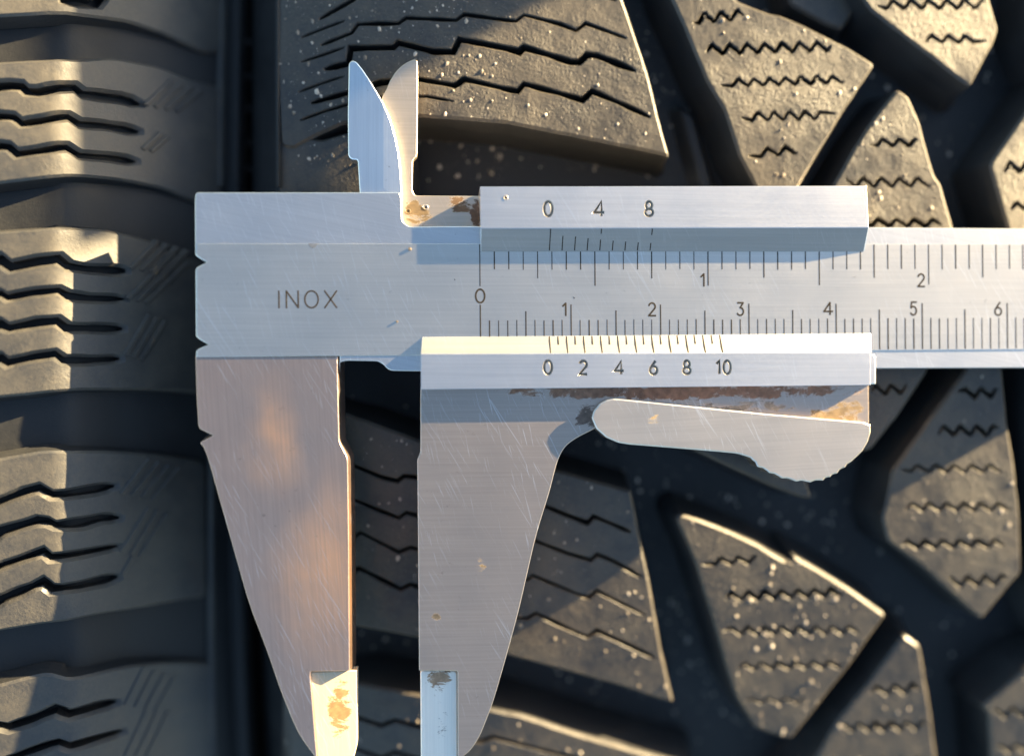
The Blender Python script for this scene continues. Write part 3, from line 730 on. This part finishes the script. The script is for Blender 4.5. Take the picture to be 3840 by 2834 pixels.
# raised scale face with graduations
sf = [toW(*q) for q in ((PL(738, 1000)[0], t914), (PL(4300, 1000)[0], t914), (PL(4300, 1000)[0], t336), (PL(738, 1000)[0], t336))]
tb_r = TT(1311, 3600)   # lower line of the scale face right of the slider
s_l = PL(745, 1000)[0]; s_m = PL(1560, 1000)[0]; s_r = PL(4300, 1000)[0]
face_loc = [(s_l, t914), (s_r, t914), (s_r, tb_r), (s_m + 6, tb_r), (s_m + 1, t336), (s_l, t336)]
ff = [toW(*q) for q in face_loc]
ff = [P(741, 914), toW(s_r, t914), toW(s_r, tb_r), toW(PL(1800, 1330)[0], tb_r), toW(PL(1700, 1330)[0], t336), P(741, 1337), P(740, 1312), P(783, 1292), P(740, 1265), P(739, 1005), P(777, 983), P(738, 958)]
scale_face = plate('scale_face', ff, -.2, 0.0, ST_BEAM, cal, ch=.02)

def stroke3(V, Fc, a, b, w, n, h=.012):
    """thin raised ink line from a to b (3-D, mm) with plane normal n"""
    a, b, n = Vector(a), Vector(b), Vector(n).normalized(); d = (b - a).normalized(); s = d.cross(n).normalized() * w / 2
    q = [a - s, a + s, b + s, b - s]; k = len(V)
    V += [tuple(v + n * h) for v in q] + [tuple(v - n * h) for v in q]
    Fc += [(k, k + 1, k + 2, k + 3), (k, k + 4, k + 5, k + 1), (k + 1, k + 5, k + 6, k + 2), (k + 2, k + 6, k + 7, k + 3), (k + 3, k + 7, k + 4, k)]
Zup = (0, 0, 1)
V, Fc = [], []
for k in range(0, 75):
    s = S0 + k; top = TT(1143, 1900) if k % 10 == 0 else TT(1167, 1900) if k % 5 == 0 else TT(1201, 1900)
    a = toW(s, top + rnd.uniform(-.04, .04)); b = toW(s, tb_r + .1)
    stroke3(V, Fc, (*a, 0.0), (*b, 0.0), .125 * rnd.uniform(.7, 1.15) if k % 5 else .135, Zup)
mesh_obj('millimetre_graduations', V, Fc, INK, scale_face)
V, Fc = [], []
for k in range(0, 47):
    s = S0 + k * 25.4 / 16; bot = TT(1072, 1900) if k % 8 == 0 else TT(1044, 1900) if k % 4 == 0 else TT(1011, 1900)
    a = toW(s, t914 - .05); b = toW(s, bot + rnd.uniform(-.04, .04))
    stroke3(V, Fc, (*a, 0.0), (*b, 0.0), .125 * rnd.uniform(.75, 1.1), Zup)
mesh_obj('inch_graduations', V, Fc, INK, scale_face)

def arc(cx, cy, rx, ry, a0, a1, n=12):
    return [(cx + rx * math.cos(math.radians(a0 + (a1 - a0) * i / n)), cy + ry * math.sin(math.radians(a0 + (a1 - a0) * i / n))) for i in range(n + 1)]
GL = {
 '0': [arc(.5, .5, .42, .5, 90, 450, 22)],
 '1': [[(.25, .76), (.62, 1), (.62, 0)]],
 '2': [arc(.5, .72, .38, .28, 165, -35, 10) + [(.1, 0), (.92, 0)]],
 '3': [[(.12, 1), (.84, 1), (.45, .6)] + arc(.45, .31, .42, .31, 85, -150, 10)],
 '4': [[(.72, 0), (.72, 1), (.05, .26), (1.0, .26)]],
 '5': [[(.86, 1), (.24, 1), (.16, .55)] + arc(.46, .33, .40, .33, 110, -150, 12)],
 '6': [[(.72, 1), (.3, .62)] + arc(.5, .30, .40, .30, 150, 510, 16)],
 '8': [arc(.5, .74, .31, .26, 90, 450, 14), arc(.5, .25, .40, .25, 90, 450, 16)],
 'I': [[(.5, 0), (.5, 1)]], 'N': [[(0, 0), (0, 1), (1, 0), (1, 1)]], 'O': [arc(.5, .5, .5, .5, 90, 450, 26)],
 'X': [[(0, 0), (1, 1)], [(0, 1), (1, 0)]],
}
def numeral(name, ch, cx, cy, w, h, z, lw, parent=cal):
    """engraved character centred on a photo pixel; w,h in photo pixels"""
    c0 = PL(cx, cy, z); sc = D / F
    V, Fc = [], []
    for ln in GL[ch]:
        q = [(c0[0] + (u - .5) * w * sc, c0[1] + (v - .5) * h * sc) for u, v in ln]
        for i in range(len(q) - 1):
            d = Vector((q[i + 1][0] - q[i][0], q[i + 1][1] - q[i][1])); d = d.normalized() * lw * .3 if d.length else d
            a = toW(q[i][0] - d[0], q[i][1] - d[1]); b = toW(q[i + 1][0] + d[0], q[i + 1][1] + d[1])
            stroke3(V, Fc, (*a, z), (*b, z), lw, Zup, .010 + .0007 * (i % 3))
    return mesh_obj(name, V, Fc, INK, parent)
NUMS = {'0': 'zero', '1': 'one', '2': 'two', '3': 'three', '4': 'four', '5': 'five', '6': 'six', '8': 'eight'}
for ch, cx, cy, w, h in (('0', 1800.6, 1110, 40, 50), ('1', 2118, 1160, 30, 46), ('2', 2445, 1160, 32, 48), ('3', 2777, 1159, 30, 48), ('4', 3105, 1157, 36, 46), ('5', 3426, 1157, 30, 50), ('6', 3743, 1158, 32, 50), ('1', 2636, 1050, 30, 46), ('2', 3454, 1051, 32, 48)):
    numeral('numeral', ch, cx, cy, w, h, 0.0, .19, scale_face)
for ch, cx, w in (('I', 1046, 10), ('N', 1096, 43), ('O', 1168, 49), ('X', 1240, 44)):
    numeral('letter', ch, cx, 1122.5, w, 62, 0.0, .17, scale_face)

lap('beam')
# ---- slider
def solid(name, rings, mat, parent, label=None, closed=True):
    """loft through equally long loops, capped"""
    V = []; Fc = []; n = len(rings[0])
    for r in rings: V += r
    for k in range(len(rings) - 1):
        for i in range(n): j = (i + 1) % n; Fc.append((k * n + i, k * n + j, (k + 1) * n + j, (k + 1) * n + i))
    Fc.append(tuple(range(n))[::-1]); Fc.append(tuple(range((len(rings) - 1) * n, len(rings) * n)))
    return mesh_obj(name, V, Fc, mat, parent, label=label)
def bar(name, prof_l_, prof_r_, mats, label):
    """bar along X: matching end profiles (lists of (px,py,z)), small bevel by modifier"""
    A = [(*P(x, y, z), z) for x, y, z in prof_l_]; B = [(*P(x, y, z), z) for x, y, z in prof_r_]
    n = len(A); V = A + B; Fc = [(i, (i + 1) % n, n + (i + 1) % n, n + i) for i in range(n)]
    Fc = [f[::-1] for f in Fc]
    Fc += [tuple(range(n)), tuple(range(2 * n - 1, n - 1, -1))]
    o = mesh_obj(name, V, Fc, mats, cal, label=label)
    return o
def apply_mods(o):
    dg = bpy.context.evaluated_depsgraph_get(); dg.update()
    me = bpy.data.meshes.new_from_object(o.evaluated_get(dg)); o.modifiers.clear(); old = o.data; o.data = me; me.name = old.name
def fix_normals(o):
    import bmesh
    bm = bmesh.new(); bm.from_mesh(o.data); bmesh.ops.recalc_face_normals(bm, faces=bm.faces); bm.to_mesh(o.data); bm.free()
def bevel(o, w=.1, seg=2):
    fix_normals(o)
    m = o.modifiers.new('b', 'BEVEL'); m.width = w * MM; m.segments = seg; m.limit_method = 'ANGLE'; m.angle_limit = math.radians(20)
    apply_mods(o)

UB = [(1800, 700, Hs), (1802, 856, Hs), (1802, 941, .06), (1804, 946, -.04), (1804, 850, -.04), (1804, 846, -3.0), (1800, 700, -3.0)]
UBr = [(3250, 697, Hs), (3258, 853, Hs), (3240, 941, .06), (3240, 946, -.04), (3240, 856, -.04), (3240, 852, -3.0), (3250, 697, -3.0)]
# keep verticals vertical: the lower points reuse the plan position of the upper ones
def vert(pr, keep):
    out = []
    for i, (x, y, z) in enumerate(pr):
        k = keep.get(i)
        q = P(pr[k][0], pr[k][1], pr[k][2]) if k is not None else P(x, y, z)
        out.append((*q, z))
    return out
def bar2(name, L, Rr, mats, label):
    n = len(L); V = L + Rr
    Fc = [(i, (i + 1) % n, n + (i + 1) % n, n + i) for i in range(n)] + [tuple(range(n)), tuple(range(2 * n - 1, n - 1, -1))]
    o = mesh_obj(name, V, Fc, mats, cal, label=label); fix_normals(o); return o
ub = bar2('upper_slider_bar', vert(UB, {6: 0}), vert(UBr, {6: 0}), [ST_BAR, ST_BEVEL, STAMP], 'upper slider bar stamped 0 4 8 with fine vernier marks on its shaded bevel')
LBp = [(1583, 1265, .05), (1578, 1328, Hs), (1578, 1460, Hs), (1578, 1460, -.6), (1583, 1395, -.6), (1583, 1385, -.04), (1583, 1262, -.04)]
LBr = [(3265, 1251, .05), (3265, 1322, Hs), (3265, 1444, Hs), (3265, 1444, -.6), (3265, 1388, -.6), (3265, 1378, -.04), (3265, 1248, -.04)]
lb = bar2('lower_slider_bar', vert(LBp, {3: 2}), vert(LBr, {3: 2}), [ST_BAR, ST_BEVEL, STAMP], 'lower slider bar stamped 0 2 4 6 8 10 with bright bevel facing the sun')
def vcut(ch_list, z, parent, lw=.30, dep=.22):
    V, Fc = [], []
    for ch, cx, cy, w, h in ch_list:
        c0 = PL(cx, cy, z); sc = D / F
        for ln in GL[ch]:
            q = [toW(c0[0] + (u - .5) * w * sc, c0[1] + (v - .5) * h * sc) for u, v in ln]
            closed = math.hypot(q[0][0] - q[-1][0], q[0][1] - q[-1][1]) < 1e-4
            if closed: q = q[:-1]
            n = len(q); k = len(V)
            for i in range(n):
                a = q[i - 1] if (closed or i) else q[i]; c = q[(i + 1) % n] if (closed or i < n - 1) else q[i]; b = q[i]
                d1 = np.array([b[0] - a[0], b[1] - a[1]]); d2 = np.array([c[0] - b[0], c[1] - b[1]])
                if np.linalg.norm(d1) < 1e-9: d1 = d2
                if np.linalg.norm(d2) < 1e-9: d2 = d1
                d1 = d1 / np.linalg.norm(d1); d2 = d2 / np.linalg.norm(d2)
                n1 = np.array([-d1[1], d1[0]]); n2 = np.array([-d2[1], d2[0]]); m = (n1 + n2) / max(1 + n1 @ n2, .5)
                for (kk, zz_) in ((lw * .75, z + .08), (-lw * .75, z + .08), (0, z - dep)):
                    V.append((b[0] + m[0] * kk, b[1] + m[1] * kk, zz_))
            for i in range(n if closed else n - 1):
                A0 = k + 3 * i; B0 = k + 3 * ((i + 1) % n)
                Fc += [(A0, B0, B0 + 1, A0 + 1), (A0 + 1, B0 + 1, B0 + 2, A0 + 2), (A0 + 2, B0 + 2, B0, A0)]
            if not closed: Fc += [(k, k + 1, k + 2), (k + 3 * n - 1, k + 3 * n - 2, k + 3 * n - 3)]
    me = bpy.data.meshes.new('cut'); me.from_pydata([(x * MM * 1, y * MM, z_ * MM) for x, y, z_ in V], [], Fc)
    me.materials.append(STAMP); o = bpy.data.objects.new('cut', me); C.objects.link(o); fix_normals(o); return o
def stamp(o, chars, z):
    for c in chars:
        cut = vcut([c], z, cal)
        m = o.modifiers.new('c', 'BOOLEAN'); m.operation = 'DIFFERENCE'; m.object = cut; m.solver = 'EXACT'; m.use_self = True
        try: m.material_mode = 'TRANSFER'
        except Exception: pass
        nf = len(o.data.polygons)
        old = o.data.copy()
        apply_mods(o)
        if len(o.data.polygons) <= nf: o.data = old
        bpy.data.objects.remove(cut)
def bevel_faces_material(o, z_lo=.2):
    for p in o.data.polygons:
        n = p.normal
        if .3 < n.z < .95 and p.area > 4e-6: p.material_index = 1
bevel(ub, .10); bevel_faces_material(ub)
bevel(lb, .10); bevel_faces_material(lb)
stamp(ub, [('0', 2056, 783, 36, 54), ('4', 2246, 783, 40, 56), ('8', 2434, 783, 36, 54)], Hs)
stamp(lb, [('0', 2055, 1377, 34, 50), ('2', 2187, 1378, 34, 50), ('4', 2321, 1378, 36, 50), ('6', 2451, 1378, 34, 50), ('8', 2576, 1377, 34, 50), ('1', 2694, 1377, 30, 50), ('0', 2727, 1377, 32, 50)], Hs)

lap('stamps')
# vernier marks on the two bevels
def bevel_marks(par, o_name, L, Rr, i_low, i_up, x0, x1, n, rule, label):
    lo0, lo1 = Vector(L[i_low]), Vector(Rr[i_low]); up0, up1 = Vector(L[i_up]), Vector(Rr[i_up])
    V, Fc = [], []
    nrm = (lo1 - lo0).cross(up0 - lo0).normalized()
    if nrm.z < 0: nrm = -nrm
    for k in range(n):
        t_ = lambda a, b, px: (px - a) / (b - a)
        px = x0 + (x1 - x0) * k / (n - 1)
        # world x for this pixel
        fr = (P(px, 1280, 0)[0] - lo0.x) / (lo1.x - lo0.x); fr2 = (P(px, 1280, 0)[0] - up0.x) / (up1.x - up0.x)
        a = lo0.lerp(lo1, fr); b = up0.lerp(up1, fr2)
        f0, f1 = rule(k)
        stroke3(V, Fc, a.lerp(b, f0), a.lerp(b, f1), .115, nrm, .012)
    mesh_obj(o_name, V, Fc, INK, par, label=label)
bevel_marks(lb, 'vernier_graduations', vert(LBp, {3: 2}), vert(LBr, {3: 2}), 0, 1, 2060, 2698, 21, lambda k: (0, .97) if k % 2 == 0 else (0, .48), None)
bevel_marks(ub, 'vernier_graduations', vert(UB, {6: 0}), vert(UBr, {6: 0}), 2, 1, 2060, 2437, 9, lambda k: (.02, .97) if k % 4 == 0 else (.02, .66), None)

# bright end face of the lower bar
plate('bar_end', rounded(pp([(3260, 1326), (3276, 1328), (3285, 1340), (3285, 1440), (3260, 1440)], 1.1), .1), -.6, 1.12, ST_BAR, cal, ch=.14)
# moving jaw + slider plate
mj = [(1577, 1455), (3257, 1438), (3258, 1592), (2300, 1560), (2232, 1606), (2163, 1640), (2119, 1672), (2094, 1716), (2080, 1765), (2060, 1845), (2011, 2000), (1944, 2294), (1896, 2470), (1847, 2639), (1799, 2760), (1763, 2815), (1715, 2850),
      (1717, 2840), (1716, 2514), (1590, 2512), (1572, 2512), (1568, 1985), (1565, 1720), (1577, 1698)]
rm = [.05, .05, .3, 1.0, 2, 2, 2, 2, 2, 2, 2, 2, 2, 2, 2, 1, .5, .03, .25, .05, .05, .3, .3, .4]
plate('moving_jaw', rounded(pp(mj, .0), rm, 4), ZB + .03, 0.02, ST_MJAW, cal, ch=.06)
mt = rounded(pp([(1576, 2516), (1714, 2516), (1716, 2853), (1700, 2880), (1600, 2880), (1578, 2850)], -.5), [.3, .4, .1, .3, .3, .3])
plate('jaw_tip', mt, ZB + .4, -.75, ST_TIP, cal, ch=.12, slope=lambda x, y: .05 * (x - P(1640, 2600)[0]), label='pale ground tip of the moving jaw')
# thumb lever with a serrated rim
lv = zl([(205, 545), (218, 500), (255, 455), (300, 430), (345, 420), (400, 424), (700, 455), (1350, 520), (1960, 572), (2006, 590), (2008, 640), (1990, 700), (1955, 760), (1900, 812)])
serr = zl([(1880, 830), (1780, 905), (1690, 948), (1600, 957), (1510, 948), (1420, 925), (1340, 888), (1270, 850), (1248, 808)])
sp = resample(serr, 27, False)
ser = []
for i in range(len(sp) - 1):
    a, b = np.array(sp[i]), np.array(sp[i + 1]); d = (b - a); n = np.array([-d[1], d[0]]) / (np.linalg.norm(d) or 1)
    ser += [tuple(a), tuple(a + d * .45 + n * 2.2), tuple(a + d * .82 - n * 4.0)]
lv2 = zl([(1232, 802), (1150, 776), (1040, 765), (800, 745), (450, 717), (380, 706), (300, 672), (235, 615)])
lev = lv + ser + lv2
plate('thumb_lever', rounded(pp(lev, 1.0), .12, 2), -1.8, 1.0, ST_LEVER, cal, ch=.15)
# inner jaws and recessed plate
crest = z4([(672, 385), (690, 366), (720, 378), (760, 430), (800, 490), (830, 540), (862, 594), (890, 645), (922, 715), (950, 800), (970, 880), (985, 960), (995, 1050), (1000, 1135), (1005, 1250), (745, 1250), (738, 1150), (728, 985), (690, 983), (668, 960), (666, 700)])
plate('fixed_inner_jaw', rounded(pp(crest, -.5), .25, 3), -3.2, -.5, ST_CREST, cal, ch=.09, slope=lambda x, y: -.13 * max(0, P(1438, 500)[0] - x), extra=[P(1438, yy_, -.5) for yy_ in range(400, 712, 6)])
mcr = z4([(880, 600), (905, 560), (930, 500), (965, 445), (1000, 410), (1040, 384), (1080, 368), (1100, 378), (1101, 520), (1096, 968), (1070, 990), (1066, 1180), (1082, 1212), (1480, 1215), (1560, 1215), (1560, 1420), (1010, 1420), (900, 1300)])
plate('moving_inner_jaw', rounded(pp(mcr, -2.0), .3, 3), -3.25, -2.0, ST_PLATE, cal, ch=.07)
# two small punch marks on the plate: ring with a dark bottom
def pit(px, py, z, r):
    c = P(px, py, z); V = []; Fc = []; n = 14
    for k, (rr, hh) in enumerate(((1.35, -.01), (1.1, .05), (.85, .03), (.55, .008))):
        for i in range(n): a = 2 * math.pi * i / n; V.append((c[0] + math.cos(a) * r * rr, c[1] + math.sin(a) * r * rr, z + hh))
    for k in range(3):
        for i in range(n): j = (i + 1) % n; Fc.append((k * n + i, k * n + j, (k + 1) * n + j, (k + 1) * n + i))
    s = len(V); Fc.append(tuple(3 * n + i for i in range(n)))
    o = mesh_obj('punch_mark', V, Fc, [ST_PLATE, INK], cal, midx=[0] * (len(Fc) - 1) + [1], smooth=True)
pit(1530, 793, -2.0, .26); pit(1596, 778, -2.0, .26)

pit(1896, 742, Hs, .22)
# chips and two grains on the beam face
def chip(pts, z, mat=INK):
    q = ccw(pp(pts, z)); n = len(q); mesh_obj('dent', [(*p, z + .012) for p in q] + [(*p, z - .02) for p in q], [tuple(range(n))] + [(i, n + i, n + (i + 1) % n, (i + 1) % n) for i in range(n)], mat, cal)
chip([(1156, 913), (1190, 914), (1186, 924), (1172, 933), (1160, 924)], 0.0, STAMP)
chip([(1702, 1046), (1708, 1048), (1706, 1052)], 0.0); chip([(2148, 1112), (2156, 1117), (2153, 1121)], 0.0); chip([(3195, 1038), (3212, 1036), (3204, 1042)], 0.0, STAMP)
for (px_, py_, r_) in ((1537, 934, .2), (1489, 1206, .12)):
    c = P(px_, py_, 0); V = [(c[0] + r_ * rnd.uniform(.7, 1.2) * math.cos(a), c[1] + r_ * rnd.uniform(.7, 1.2) * math.sin(a), .05 * k) for k in (0, 4) for a in np.arange(0, 6.28, 1.05)]
    n = len(V) // 2; mesh_obj('stuck_grain', V, [(i, (i + 1) % n, n + (i + 1) % n, n + i) for i in range(n)] + [tuple(range(n, 2 * n))], bpy.data.materials['sand_grains_material'], cal)

for o in list(bpy.data.objects):
    if '_b' in o: del o['_b']
